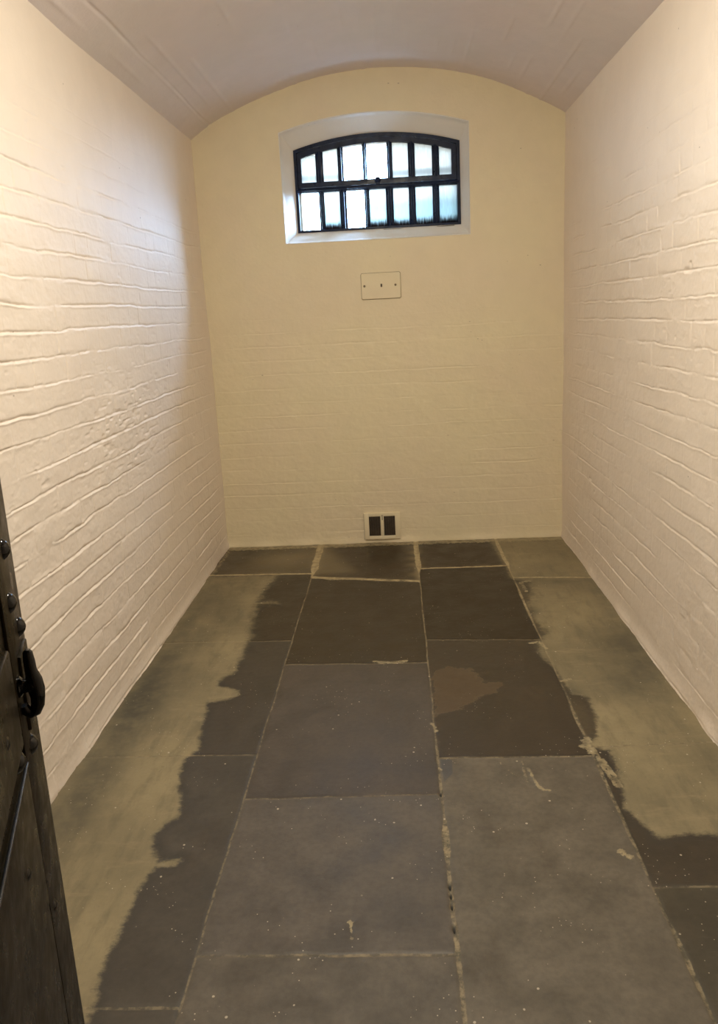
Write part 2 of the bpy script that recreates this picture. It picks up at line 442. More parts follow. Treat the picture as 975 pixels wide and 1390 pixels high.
paintR = [(1.665, 0.1), (1.668, -0.068), (1.7, -0.52), (1.7, -0.714), (1.777, -0.79), (1.781, -0.899), (1.728, -1.077), (1.714, -1.277), (1.752, -1.43), (1.685, -1.549), (1.678, -1.649), (1.71, -1.766),
          (1.726, -1.933), (1.739, -1.996), (1.786, -2.026), (1.78, -2.136), (1.755, -2.278), (1.71, -2.335), (1.762, -2.371), (1.771, -2.457), (1.746, -2.583), (1.73, -2.658),
          (1.751, -2.698), (1.768, -2.754), (1.79, -2.791), (1.862, -2.774), (1.948, -2.782), (2.25, -2.771), (2.35, -2.0), (2.35, 0.1)]
wash = np.minimum(poly_sd(X, Y, paintL), poly_sd(X, Y, paintR))
# the far row: worn edges left pale around darker centres
def blob(cx, cy, rx, ry): return np.exp(-(((X - cx) / rx) ** 2 + ((Y - cy) / ry) ** 2))
smudge = 0.95 * blob(0.11, -0.20, 0.10, 0.24) + 0.45 * blob(0.30, -0.12, 0.25, 0.08)
smudge += 0.55 * blob(0.06, -1.30, 0.09, 0.7) + 0.75 * blob(0.09, -2.0, 0.11, 0.38) + 0.65 * blob(0.10, -2.62, 0.10, 0.30) + 0.25 * blob(0.22, -0.75, 0.15, 0.2) + 0.35 * blob(0.22, -1.25, 0.07, 0.35)
smudge += 0.60 * blob(2.06, -1.75, 0.13, 0.33) + 0.45 * blob(1.93, -1.95, 0.10, 0.14) + 0.45 * blob(1.95, -0.80, 0.18, 0.05) + 0.35 * blob(2.10, -1.25, 0.06, 0.5) + 0.3 * blob(1.97, -1.55, 0.09, 0.1) + 0.35 * blob(2.1, -2.45, 0.08, 0.12)
smudge += 0.8 * blob(1.745, -2.02, 0.05, 0.09) + 0.6 * blob(1.74, -1.19, 0.03, 0.05)
# pale half-washed areas on the far dark slabs
veil = 0.85 * blob(0.42, -0.25, 0.17, 0.20) + 0.70 * sst(0.80, 0.66, X + 0.4 * (Y + 0.25)) * (X > J[0]) * sst(-0.62, -0.5, Y) * 0.9
veil = veil + 0.75 * np.exp(-(np.minimum(np.abs(jx), np.abs(jy)) / 0.030) ** 2) * (rowid == 0) * (X < J[2]) * (0.6 + 0.6 * vnoise(X * 14, Y * 14, 655))
veil = veil + 0.6 * sst(0.10, 0.0, np.abs(X - 1.20)) * (X < J[1]) * (rowid == 0) * (0.5 + 0.8 * vnoise(X * 18, Y * 18, 656))
patch_p = [(1.226, -1.803), (1.295, -1.743), (1.383, -1.767), (1.415, -1.875), (1.484, -1.897), (1.464, -1.966), (1.388, -1.991), (1.326, -2.069), (1.22, -2.127)]
brown = poly_sd(X, Y, patch_p)
# white smears and mortar spills
smear = np.zeros(X.shape)
def stroke(pts, r, s_=1.0):
    global smear
    for (ax, ay), (bx, by) in zip(pts[:-1], pts[1:]):
        ex, ey = bx - ax, by - ay
        t = np.clip(((X - ax) * ex + (Y - ay) * ey) / (ex * ex + ey * ey + 1e-12), 0, 1)
        dd = np.hypot(X - ax - t * ex, (Y - ay - t * ey))
        smear = np.maximum(smear, s_ * np.clip(1.5 - dd / r, 0, 1))
stroke([(0.985, -1.678), (1.06, -1.690), (1.121, -1.679)], 0.009)
stroke([(1.481, -2.415), (1.477, -2.46), (1.479, -2.515)], 0.004, .8)
stroke([(1.492, -2.46), (1.506, -2.547), (1.520, -2.568), (1.536, -2.571)], 0.006)
stroke([(1.401, -2.412), (1.432, -2.473), (1.481, -2.531)], 0.0035, .6)
stroke([(0.961, -3.065), (0.968, -3.12)], 0.004, .9); stroke([(0.955, -3.07), (0.972, -3.068)], 0.004, .9)
stroke([(1.716, -2.30), (1.700, -2.34), (1.716, -2.37)], 0.018, 1.0)
stroke([(1.723, -2.35), (1.728, -2.47), (1.742, -2.558), (1.752, -2.56), (1.748, -2.50), (1.735, -2.42)], 0.008, 1.0)
stroke([(1.674, -2.838), (1.688, -2.858)], 0.013, .9)
stroke([(1.758, -1.876), (1.72, -1.887)], 0.010, .7)
stroke([(1.66, -1.545), (1.70, -1.53), (1.72, -1.60)], 0.010, .9)
stroke([(1.205, -2.18), (1.215, -2.23)], 0.009, .8); stroke([(1.209, -2.42), (1.216, -2.46)], 0.006, .7)
stroke([(1.75, -0.93), (1.74, -0.80), (1.79, -0.78)], 0.012, .8)
stroke([(0.0, -0.015), (W, -0.015)], 0.050, 1.5)
stroke([(0.02, -0.05), (0.02, -0.52)], 0.016, .7)
stroke([(1.40, -1.500), (1.42, -1.51)], 0.010, .5); stroke([(1.27, -1.49), (1.35, -1.50)], 0.006, .5)
stroke([(0.61, -0.60), (0.72, -0.66), (0.9, -0.66)], 0.014, .9)
holes = np.zeros(X.shape)
for hy in (-2.955, -2.985, -3.02, -3.09, -2.575): holes = np.maximum(holes, np.clip(1.4 - np.hypot((X - 1.209) / 0.0045, (Y - hy) / 0.013), 0, 1))
chip = poly_sd(X, Y, [(1.217, -2.397), (1.258, -2.400), (1.255, -2.476), (1.222, -2.524)])
# slab colours, one per stone (linear)
slab = {(0, 0): (0.085, 0.066, 0.036), (0, 1): (0.034, 0.025, 0.014), (0, 2): (0.046, 0.039, 0.030), (0, 3): (0.056, 0.049, 0.039), (0, 4): (0.056, 0.049, 0.039),
        (1, 0): (0.036, 0.024, 0.010), (1, 1): (0.031, 0.022, 0.011), (1, 2): (0.066, 0.055, 0.046), (1, 3): (0.094, 0.082, 0.070), (1, 4): (0.102, 0.089, 0.072), (1, 5): (0.06, 0.05, 0.04),
        (2, 0): (0.025, 0.015, 0.006), (2, 1): (0.020, 0.0125, 0.005), (2, 2): (0.040, 0.030, 0.019), (2, 3): (0.118, 0.103, 0.080), (2, 4): (0.118, 0.103, 0.080),
        (3, 0): (0.190, 0.145, 0.080), (3, 1): (0.080, 0.062, 0.036), (3, 2): (0.040, 0.031, 0.019), (3, 3): (0.055, 0.048, 0.032), (3, 4): (0.055, 0.048, 0.034)}
colr = np.zeros(X.shape + (4,)); colr[..., 3] = 1
for (c, r), v in slab.items():
    m = (colm == c) & (rowid == r)
    for q_ in range(3): colr[..., q_][m] = v[q_]
# relief: stones slightly dished and tipped, joints a touch low
sid = colm * 17 + rowid * 5
tipx = hash1(sid, 640) - 0.5; tipy = hash1(sid, 641) - 0.5; hh = hash1(sid, 642) - 0.5
Zf = 0.0012 * hh + 0.004 * tipx * (X - 1.0) * 0.4 + 0.001 * vnoise(X * 3, Y * 3, 650) + 0.0005 * vnoise(X * 14, Y * 11, 651) + 0.0002 * vnoise(X * 60, Y * 60, 652)
gd = np.minimum(np.abs(jx) - wx * 0.3, np.abs(jy) - wy * 0.3)
Zf -= 0.0022 * np.exp(-np.clip(gd, 0, 9) ** 2 / 0.004 ** 2)
Zf += 0.0018 * np.clip(smear, 0, 1) - 0.010 * holes
Zf += np.where(np.abs(wash) < 0.05, 0.0006 * sst(0.004, -0.004, wash), 0.0006 * (wash < 0))
me = grid_mesh('floor', np.stack([X, Y, Zf], -1))
def fattr(nm, a):
    t = me.attributes.new(nm, 'FLOAT', 'POINT'); t.data.foreach_set('value', a.reshape(-1).astype(np.float32))
for nm, a in dict(jx=jx, jy=jy, wx=wx, wy=wy, wash=wash, smudge=np.clip(smudge, 0, 1), veil=np.clip(veil, 0, 1), brownp=brown, smear=smear, hole=holes, chipd=chip).items(): fattr(nm, a)
t = me.attributes.new('stone', 'FLOAT_COLOR', 'POINT'); t.data.foreach_set('color', colr.reshape(-1).astype(np.float32))

m, nt, bs, out = new_mat('worn_flagstones'); b = NB(nt); v = b.obj()
fine = b.noise(v, 55, 5, 0.6); med = b.noise(v, 8, 5, 0.6); big = b.noise(v, 2.1, 3); micro = b.noise(v, 260, 3)
stone = b.attrc('stone')
c = b.mix(1.0, stone, b.mix(b.ramp(med, 0.30, 0.72), (0.82, 0.82, 0.82, 1), (1.24, 1.22, 1.20, 1)), 'MULTIPLY')
c = b.mix(b.ramp(b.noise(b.mapv(v, (1.0, 0.55, 1), (3, 1, 0)), 4.5, 6, 0.65), 0.52, 0.74, 0, 0.35), c, (0.060, 0.040, 0.022, 1))
c = b.mix(b.ramp(fine, 0.30, 0.65, 0.22, 0), c, (0.02, 0.017, 0.012, 1))
c = b.mix(b.ramp(b.noise(b.mapv(v, (0.5, 2.4, 1), (2, 5, 0)), 34, 4, 0.7), 0.60, 0.78, 0, 0.30), c, (0.15, 0.125, 0.09, 1))
# brown worn patch
bp = b.math('ADD', b.attr('brownp'), b.math('MULTIPLY', b.math('SUBTRACT', b.noise(v, 20, 5), 0.5), 0.11))
c = b.mix(b.ramp(bp, 0.003, -0.004, 0, 0.50), c, (0.105, 0.068, 0.036, 1))
c = b.mix(b.math('MULTIPLY', b.ramp(b.math('ABSOLUTE', bp), 0.0, 0.006, 1, 0), 0.22), c, (0.20, 0.15, 0.09, 1))
# pale lime wash along both walls with brushed, dragged edge
ed = b.math('ADD', b.attr('wash'), b.math('MULTIPLY', b.math('SUBTRACT', b.noise(b.mapv(v, (1.0, 1.5, 1)), 30, 6, 0.75), 0.5), 0.055))
ed = b.math('ADD', ed, b.math('MULTIPLY', b.math('SUBTRACT', b.noise(v, 9, 3), 0.5), 0.035))
sepf = b.n('ShaderNodeSeparateXYZ'); b.l(v, sepf.inputs[0])
far = b.ramp(sepf.outputs['Y'], -2.0, -1.2)
ed = b.math('ADD', ed, b.math('MULTIPLY', b.math('MULTIPLY', b.math('SUBTRACT', b.noise(v, 30, 6, 0.75), 0.5), 0.10), far))
wm = b.ramp(ed, b.ramp(far, 0, 1, 0.009, 0.022), b.ramp(far, 0, 1, -0.014, -0.035))
rim = b.math('MULTIPLY', b.ramp(ed, -0.002, 0.05, 1, 0), b.math('SUBTRACT', 1.0, wm))
c = b.mix(b.math('MULTIPLY', rim, b.ramp(med, 0.3, 0.6, 0.15, 0.65)), c, (0.028, 0.026, 0.022, 1))      # dark brushed band outside the wash
washc = b.mix(b.ramp(big, 0.3, 0.7), (0.295, 0.245, 0.142, 1), (0.205, 0.172, 0.102, 1))
washc = b.mix(b.ramp(med, 0.35, 0.75, 0, 0.40), washc, (0.14, 0.12, 0.07, 1))
washc = b.mix(b.ramp(b.noise(b.mapv(v, (3.2, 0.8, 1), (1, 2, 0)), 6, 5, 0.65), 0.45, 0.70, 0, 0.45), washc, (0.115, 0.098, 0.060, 1))
washc = b.mix(b.ramp(b.noise(b.mapv(v, (0.8, 3.0, 1), (7, 2, 0)), 5, 5, 0.7), 0.52, 0.70, 0, 0.55), washc, (0.30, 0.245, 0.145, 1))
washc = b.mix(b.ramp(fine, 0.55, 0.8, 0, 0.35), washc, (0.12, 0.10, 0.07, 1))
sm = b.math('MULTIPLY', b.attr('smudge'), b.ramp(b.noise(v, 11, 5, 0.6), 0.25, 0.65, 0.55, 1.15), True)
washc = b.mix(sm, washc, (0.070, 0.064, 0.044, 1))
c = b.mix(b.math('MULTIPLY', wm, b.ramp(fine, 0.2, 0.6, 0.86, 0.97)), c, washc)
c = b.mix(b.math('MULTIPLY', b.attr('veil'), b.ramp(med, 0.3, 0.6, 0.55, 1.0)), c, (0.200, 0.162, 0.092, 1))
smd = b.math('MULTIPLY', b.attr('smudge'), b.math('SUBTRACT', 1.0, wm))
c = b.mix(b.math('MULTIPLY', smd, 0.7, True), c, (0.035, 0.028, 0.017, 1))
# slate-blue chip
c = b.mix(b.ramp(b.attr('chipd'), 0.001, -0.004, 0, 0.6), c, (0.05, 0.055, 0.065, 1))
# mortar in the joints
jn = b.math('MULTIPLY', b.math('SUBTRACT', b.noise(v, 75, 4, 0.7), 0.5), 0.010)
jn2 = b.math('MULTIPLY', b.math('SUBTRACT', b.noise(v, 18, 4, 0.7), 0.5), 1.3)
def joint(a, w):
    ad = b.math('ABSOLUTE', b.attr(a)); ww = b.attr(w)
    thr = b.math('MULTIPLY', ww, b.math('ADD', 1.0, jn2))
    dd = b.math('SUBTRACT', b.math('ADD', ad, b.math('MULTIPLY', jn, b.ramp(ww, 0.002, 0.012, 0.35, 1.4))), thr)
    return b.ramp(dd, 0.0016, -0.0012)
jm = b.math('MAXIMUM', joint('jx', 'wx'), joint('jy', 'wy'))
mort = b.mix(b.ramp(b.noise(v, 24, 4), 0.35, 0.7), (0.47, 0.385, 0.225, 1), (0.30, 0.245, 0.145, 1))
mort = b.mix(b.ramp(sepf.outputs['Y'], -0.8, -2.4), mort, b.mix(b.ramp(b.noise(v, 33, 4, 0.7), 0.4, 0.62), (0.30, 0.245, 0.15, 1), (0.085, 0.075, 0.05, 1)))
worn = b.ramp(b.noise(b.mapv(v, (1, 1, 1), (5, 9, 0)), 16, 4, 0.7), 0.33, 0.55, 0.25, 0.95)
worn = b.math('MAXIMUM', worn, b.ramp(sepf.outputs['Y'], -0.75, -0.60, 0, 0.9))
thin = b.ramp(b.math('MAXIMUM', b.math('MULTIPLY', joint('jx', 'wx'), b.attr('wx')), b.math('MULTIPLY', joint('jy', 'wy'), b.attr('wy'))), 0.002, 0.008, 0.55, 1.0)
c = b.mix(b.math('MULTIPLY', b.math('MULTIPLY', jm, worn), thin), c, mort)
smr = b.ramp(b.math('ADD', b.attr('smear'), b.math('MULTIPLY', b.math('SUBTRACT', b.noise(v, 48, 5, 0.75), 0.52), 3.0)), 0.45, 0.75)
smr = b.math('MULTIPLY', smr, b.ramp(b.attr('smear'), 0.02, 0.2))
c = b.mix(b.math('MULTIPLY', smr, b.ramp(b.noise(v, 30, 4), 0.3, 0.65, 0.25, 0.85)), c, (0.36, 0.30, 0.18, 1))
# paint spots
vor = b.n('ShaderNodeTexVoronoi'); b.l(v, vor.inputs['Vector']); vor.inputs['Scale'].default_value = 21
vo2 = b.n('ShaderNodeTexVoronoi'); b.l(v, vo2.inputs['Vector']); vo2.inputs['Scale'].default_value = 60
s1 = b.math('MULTIPLY', b.ramp(b.math('ADD', vor.outputs['Distance'], b.math('MULTIPLY', fine, 0.12)), 0.115, 0.135, 1, 0), b.ramp(b.noise(v, 3.1, 2), 0.50, 0.54))
s2 = b.math('MULTIPLY', b.ramp(b.math('ADD', vo2.outputs['Distance'], b.math('MULTIPLY', fine, 0.15)), 0.15, 0.18, 1, 0), b.ramp(b.noise(v, 5.3, 2), 0.52, 0.57))
c = b.mix(b.math('MULTIPLY', b.math('MAXIMUM', s1, s2), 0.8), c, (0.52, 0.46, 0.36, 1))
c = b.mix(b.ramp(b.attr('hole'), 0.3, 0.8), c, (0.004, 0.004, 0.003, 1))
b.l(c, bs.inputs['Base Color'])
r = b.ramp(med, 0.3, 0.7, 0.36, 0.50)
rm = b.n('ShaderNodeMix', data_type='FLOAT'); b.put(rm.inputs[0], b.math('MAXIMUM', wm, jm)); b.put(rm.inputs[2], r); rm.inputs[3].default_value = 0.62
b.l(rm.outputs[0], bs.inputs['Roughness'])
bs.inputs['Specular IOR Level'].default_value = 0.5
h = b.math('ADD', b.math('MULTIPLY', b.noise(v, 42, 5, 0.65), 1.0), b.math('MULTIPLY', micro, 0.25))
b.l(b.bump(h, 0.30, 0.0025), bs.inputs['Normal'])
M['floor'] = m
link('floor', me, m, kind='structure', label='worn dark flagstone floor with pale limewash along both side walls')

# ------------------------------------------------------------------ end with the doorway, and a stub of the passage behind
FW = -4.60
v_, f_ = [], []
link('wall_front', multi_mesh('wall_front', [], [box_poly(-0.05, 0.93, FW - 0.45, FW, -0.06, 2.95), box_poly(1.72, W + 0.05, FW - 0.45, FW, -0.06, 2.95), box_poly(0.93, 1.72, FW - 0.45, FW, 2.02, 2.95)]), M['wall_side'], kind='structure')
M['passage'] = paint_mat('passage_cream_paint', (0.62, 0.52, 0.38, 1), (0.6, 0.5, 0.37, 1), 0.6)
link('wall_passage', multi_mesh('wall_passage', [], [box_poly(-2.0, 4.1, -6.7, -6.5, -0.06, 2.95), box_poly(-2.2, -2.0, -6.7, FW - 0.45, -0.06, 2.95), box_poly(4.1, 4.3, -6.7, FW - 0.45, -0.06, 2.95),
     box_poly(-2.2, -0.05, FW - 0.45, FW, -0.06, 2.95), box_poly(W + 0.05, 4.3, FW - 0.45, FW, -0.06, 2.95)]), M['passage'], kind='structure')
link('ceiling_passage', multi_mesh('ceiling_passage', [], [box_poly(-2.2, 4.3, -6.7, FW, 2.9, 3.0)]), M['vault'], kind='structure')
M['passage_floor'] = metal_mat('passage_stone', (0.10, 0.09, 0.07, 1), 0.5, 0.2)
link('floor_passage', multi_mesh('floor_passage', [], [box_poly(-2.2, 4.3, -6.7, -4.598, -0.08, -0.002)]), M['passage_floor'], kind='structure')

# ------------------------------------------------------------------ window
win = empty('window_1', ((FL + FR) / 2, FY, FB), 0, 'structure', 'small arched window of dark painted iron bars and obscured glass high in the end wall')
ox, oy, oz = win.location
def L2(x, y, z): return (x - ox, y - oy, z - oz)
def wobj(name, bm, mat, parent=None, label=None):
    me = bm_done(name, bm)
    for v in me.vertices: v.co = v.co - Vector((ox, oy, oz))
    return link(name, me, mat, parent or win, label=label)
def ring_bars(bm, inner, outer, y0, y1):
    """closed frame between two loops of equal length"""
    n = len(inner); vs = []
    for lp, y in ((outer, y0), (inner, y0), (inner, y1), (outer, y1)):
        vs.append([bm.verts.new((p[0], y, p[1])) for p in lp])
    for a, b_ in ((0, 1), (1, 2), (2, 3), (3, 0)):
        for i in range(n):
            k = (i + 1) % n
            bm.faces.new((vs[a][i], vs[a][k], vs[b_][k], vs[b_][i]))
def arch_loop(l, r, bt, inset, n=16, drop=0.0):
    pts = [(l, bt), (r, bt)]
    for i in range(n + 1):
        x = r + (l - r) * i / n; pts.append((x, float(frame_arch(x, inset)) - drop))
    return pts
# fixed outer frame
bm = bmesh.new()
ring_bars(bm, arch_loop(FL + 0.016, FR - 0.018, FB + 0.014, 0.020), arch_loop(FL - 0.004, FR + 0.004, FB - 0.006, -0.006), FY + 0.0, FY + 0.060)
wobj('window_frame', bm, M['iron_blue'])
TZ0, TZ1 = 2.150, 2.205
bm = bmesh.new()
bm_box(bm, FL + 0.005, FR - 0.005, FY + 0.004, FY + 0.055, TZ0, TZ0 + 0.026, 0.004)
bm_box(bm, FL + 0.005, FR - 0.005, FY - 0.006, FY + 0.010, TZ0 + 0.006, TZ0 + 0.020, 0.004)
wobj('transom', bm, M['iron_blue'])
# opening upper light: its own frame of bars
bm = bmesh.new()
ring_bars(bm, arch_loop(0.612, 1.497, TZ1 + 0.002, 0.052, 16), arch_loop(FL + 0.018, FR - 0.020, TZ0 + 0.028, 0.022, 16), FY + 0.010, FY + 0.05)
wobj('sash_frame', bm, M['iron_blue'])
def bar(name, x, z0, z1, wf, y0):
    bm = bmesh.new()
    bm_box(bm, x - wf / 2, x + wf / 2, y0 + 0.018, y0 + 0.034, z0, z1, 0.003)          # wide flange behind
    n = 10; a, c_ = wf * 0.24, 0.020
    top, bot = [], []
    for k in range(n + 1):                                                              # rounded nose in front
        t = math.pi * k / n
        bot.append(bm.verts.new((x - a * math.cos(t), y0 + 0.020 - c_ * math.sin(t), z0)))
        top.append(bm.verts.new((x - a * math.cos(t), y0 + 0.020 - c_ * math.sin(t), z1)))
    for k in range(n): bm.faces.new((bot[k], bot[k + 1], top[k + 1], top[k]))
    wobj(name, bm, M['iron_blue'])
for x, w_ in zip((0.720, 0.846, 0.989, 1.136, 1.264, 1.405), (0.044, 0.034, 0.026, 0.032, 0.040, 0.042)):
    bar('upper_bar', x, TZ1 - 0.004, float(frame_arch(x, 0.045)), w_, FY + 0.006)
for x, w_ in zip((0.722, 0.851, 0.993, 1.128, 1.262, 1.402), (0.032, 0.042, 0.030, 0.044, 0.040, 0.040)):
    bar('lower_bar', x, FB + 0.004, TZ0 + 0.006, w_, FY + 0.006)
# boss of the catch on the transom
bm = bmesh.new()
prof = dome_points(0.017, 0.016)
bm_tube(bm, [(1.062, FY + 0.004 - h_, 2.198) for h_, r_ in prof], [r_ for h_, r_ in prof], 20)
bm_box(bm, 1.050, 1.074, FY - 0.004, FY + 0.010, 2.168, 2.196, 0.003)
wobj('catch_knob', bm, M['iron_blue'], label='small round iron catch on the middle rail')
# glazing
cols_u = [(0.60, 0.716), (0.724, 0.842), (0.850, 0.985), (0.993, 1.132), (1.140, 1.260), (1.268, 1.401), (1.409, 1.51)]
cols_l = [(0.585, 0.718), (0.726, 0.847), (0.855, 0.989), (0.997, 1.124), (1.132, 1.258), (1.266, 1.398), (1.406, 1.53)]
def glazing(name, cells, mat, label=None):
    bm = bmesh.new()
    for x0, x1, z0, z1 in cells: bm_box(bm, x0, x1, FY + 0.030, FY + 0.033, z0, z1)
    return wobj(name, bm, mat, label=label)
frost = [(a, c_, TZ1 - 0.006, float(min(frame_arch(a, 0.035), frame_arch(c_, 0.035)))) for i, (a, c_) in enumerate(cols_u) if i not in (2, 3)]
frost += [(a, c_, FB + 0.004, TZ0 + 0.006) for i, (a, c_) in enumerate(cols_l) if i not in (0, 2)]
clear = [(a, c_, TZ1 - 0.006, float(min(frame_arch(a, 0.035), frame_arch(c_, 0.035)))) for i, (a, c_) in enumerate(cols_u) if i in (2, 3)]
clear += [(a, c_, FB + 0.004, TZ0 + 0.006) for i, (a, c_) in enumerate(cols_l) if i in (0, 2)]
m = bpy.data.materials.new('clear_pane_glass'); m.use_nodes = True; nt = m.node_tree; nt.nodes.clear(); b = NB(nt)
out = b.n('ShaderNodeOutputMaterial'); tr = b.n('ShaderNodeBsdfTransparent'); gl = b.n('ShaderNodeBsdfGlossy'); mx = b.n('ShaderNodeMixShader')
tr.inputs[0].default_value = (0.97, 0.99, 0.99, 1); gl.inputs['Roughness'].default_value = 0.03; mx.inputs[0].default_value = 0.04
b.l(tr.outputs[0], mx.inputs[1]); b.l(gl.outputs[0], mx.inputs[2]); b.l(mx.outputs[0], out.inputs[0])
M['clear'] = m
m = bpy.data.materials.new('obscured_ribbed_glass'); m.use_nodes = True; nt = m.node_tree; nt.nodes.clear(); b = NB(nt)
out = b.n('ShaderNodeOutputMaterial'); tr = b.n('ShaderNodeBsdfTransparent'); tl = b.n('ShaderNodeBsdfTranslucent'); mx = b.n('ShaderNodeMixShader')
v = b.obj(); sep = b.n('ShaderNodeSeparateXYZ'); b.l(v, sep.inputs[0]); z = sep.outputs['Z']
isup = b.math('GREATER_THAN', z, TZ0 + 0.02 - FB)
zl = b.math('DIVIDE', z, TZ0 - FB)
zu = b.math('DIVIDE', b.math('SUBTRACT', z, TZ1 - FB), 0.19)
zn = b.n('ShaderNodeMix', data_type='FLOAT'); b.put(zn.inputs[0], isup); b.put(zn.inputs[2], zl); b.put(zn.inputs[3], zu); zn = zn.outputs[0]
streak = b.noise(b.mapv(v, (1, 1, 0.10)), 150, 3, 0.7); streak2 = b.noise(b.mapv(v, (1, 1, 0.25)), 40, 3, 0.7)
# grime rising from the bottom edge of the lower panes
zg = b.math('SUBTRACT', zl, b.math('MULTIPLY', streak, 0.40))
grime = b.math('MULTIPLY', b.ramp(zg, -0.12, 0.08, 1, 0), b.math('SUBTRACT', 1.0, isup))
col = b.mix(b.ramp(zl, 0.45, 1.0), (0.62, 0.74, 0.78, 1), (0.98, 0.99, 1.0, 1))
band = b.math('ABSOLUTE', b.math('SUBTRACT', zn, b.math('ADD', 0.60, b.math('MULTIPLY', b.math('SUBTRACT', streak2, 0.5), 0.15))))
col = b.mix(b.math('MULTIPLY', b.ramp(band, 0.0, 0.16, 0.35, 0), b.math('SUBTRACT', 1.0, isup)), col, (0.52, 0.58, 0.62, 1))
col = b.mix(isup, col, (1, 1, 1, 1))
bu = b.math('ABSOLUTE', b.math('SUBTRACT', zu, 0.15))
col = b.mix(b.math('MULTIPLY', b.ramp(bu, 0.02, 0.16, 0.62, 0), isup), col, (0.42, 0.42, 0.42, 1))
col = b.mix(b.ramp(streak, 0.30, 0.70, 0.35, 0), col, (0.45, 0.50, 0.55, 1))
col = b.mix(grime, col, (0.05, 0.035, 0.035, 1))
col = b.mix(1.0, col, (0.52, 0.48, 0.42, 1), 'MULTIPLY'); b.l(col, tr.inputs[0]); b.l(col, tl.inputs[0])
mx.inputs[0].default_value = 0.72
b.l(tr.outputs[0], mx.inputs[1]); b.l(tl.outputs[0], mx.inputs[2]); b.l(mx.outputs[0], out.inputs[0])
M['frost'] = m
glazing('obscured_glass', frost, M['frost'], 'streaky obscured panes, dirty along their lower edge')
glazing('clear_glass', clear, M['clear'], 'clear bright panes')
# gap under the frame on the right of the sill
bm = bmesh.new()
for pts in ([(1.085, 1.9165), (1.14, 1.9155), (1.20, 1.9135), (1.275, 1.9145)], [(1.40, 1.9165), (1.45, 1.9160), (1.505, 1.9175)]):
    bm_tube(bm, [(x, FY - 0.0085, z_) for x, z_ in pts], [0.0012, 0.0022, 0.0020, 0.0012][:len(pts)], 6)
wobj('sill_crack', bm, M['slot'], label='thin dark crack in the sill under the frame')

# ------------------------------------------------------------------ cover plate under the window
def rounded_rect(w, h, r, n=6):
    pts = []
    for cx, cy, a0 in ((w / 2 - r, h / 2 - r, 0), (-w / 2 + r, h / 2 - r, 90), (-w / 2 + r, -h / 2 + r, 180), (w / 2 - r, -h / 2 + r, 270)):
        for k in range(n + 1):
            a = math.radians(a0 + 90 * k / n); pts.append((cx + r * math.cos(a), cy + r * math.sin(a)))
    return pts
def plate_mesh(w, h, r, t, e):
    bm = bmesh.new(); loops = []
    for inset, y in ((0, 0.004), (0, -t + e), (e, -t), ):
        loops.append([bm.verts.new((px * (w - 2 * inset) / w, y, pz * (h - 2 * inset) / h)) for px, pz in rounded_rect(w, h, r)])
    for a, b_ in zip(loops[:-1], loops[1:]):
        for i in range(len(a)):
            k = (i + 1) % len(a); bm.faces.new((a[i], a[k], b_[k], b_[i]))
    bm.faces.new(loops[-1])
    return bm
wy0 = -float(back_disp(np.array([[1.056]]), np.array([[1.59]]))[0, 0])
cp = empty('cover_plate', (1.056, wy0 - 0.001, 1.589), 0, None, 'cream-painted rectangular blanking plate with screws on the wall below the window', 'wall plate')
link('plate', bm_done('plate', plate_mesh(0.232, 0.149, 0.010, 0.007, 0.002), False), M['wall_back'], cp)
bm = plate_mesh(0.2365, 0.1535, 0.0115, 0.0015, 0.0005)  # brown rim paints the thin shade line round the plate
link('gap_shade_rim', bm_done('gap_shade_rim', bm), M['shade_line_and_screw'], cp, label='thin dark rim, the shade line round the plate put into its colour')
for sx in (-0.098, 0.086):
    bm = bmesh.new(); prof = dome_points(0.0065, 0.004)
    bm_tube(bm, [(sx, -0.007 - h_, 0.002) for h_, r_ in prof], [r_ for h_, r_ in prof], 16)
    bm_box(bm, sx - 0.005, sx + 0.005, -0.0118, -0.009, 0.0012, 0.0028)
    link('screw', bm_done('screw', bm), M['shade_line_and_screw'], cp)
bm = bmesh.new()
bm_box(bm, -0.002, 0.008, -0.0085, -0.006, -0.007, 0.011, 0.002)
link('keyhole', bm_done('keyhole', bm), M['grille'], cp, label='small dark hole in the middle of the plate')

# ------------------------------------------------------------------ air vent low on the end wall
vy = -0.006
vent = empty('air_vent', (1.001, vy, 0.114), 0, None, 'small cream framed air vent with two dark slatted openings low on the end wall', 'air vent')
bm = bmesh.new()
w2, h2 = 0.114, 0.086
op = [(-0.083, -0.010, -0.064, 0.063), (0.011, 0.082, -0.064, 0.065)]
bm_box(bm, -w2, op[0][0], -0.010, 0.006, -h2, h2, 0.0015)
bm_box(bm, op[1][1], w2, -0.010, 0.006, -h2, h2, 0.0015)
bm_box(bm, op[0][0] - 0.002, op[1][1] + 0.002, -0.010, 0.006, 0.064, h2, 0.0015)
bm_box(bm, op[0][0] - 0.002, op[1][1] + 0.002, -0.010, 0.006, -h2, -0.064, 0.0015)
bm_box(bm, op[0][1], op[1][0], -0.010, 0.006, -0.066, 0.066, 0.0015)
link('vent_frame', bm_done('vent_frame', bm), M['wall_back'], vent)
bm = bmesh.new(); bm_box(bm, -w2 - 0.0015, w2 - 0.004, -0.001, 0.004, -h2 - 0.0015, h2 - 0.004, 0.001)  # dark board paints recess shade behind the slats and along two outer edges
link('back_plate', bm_done('back_plate', bm), M['slot'], vent, label='dark board behind the grille, the shade of a recess put into its colour')
for x0, x1, z0, z1 in op:
    bm = bmesh.new(); nsl = 9
    for k in range(nsl):
        x = x0 + (x1 - x0) * (k + 0.5) / nsl
        bm_box(bm, x - 0.0024, x + 0.0024, -0.0065, 0.000, z0, z1, 0.0008, 1)
    link('grille', bm_done('grille', bm), M['grille'], vent, label='upright dark brown grille slats')
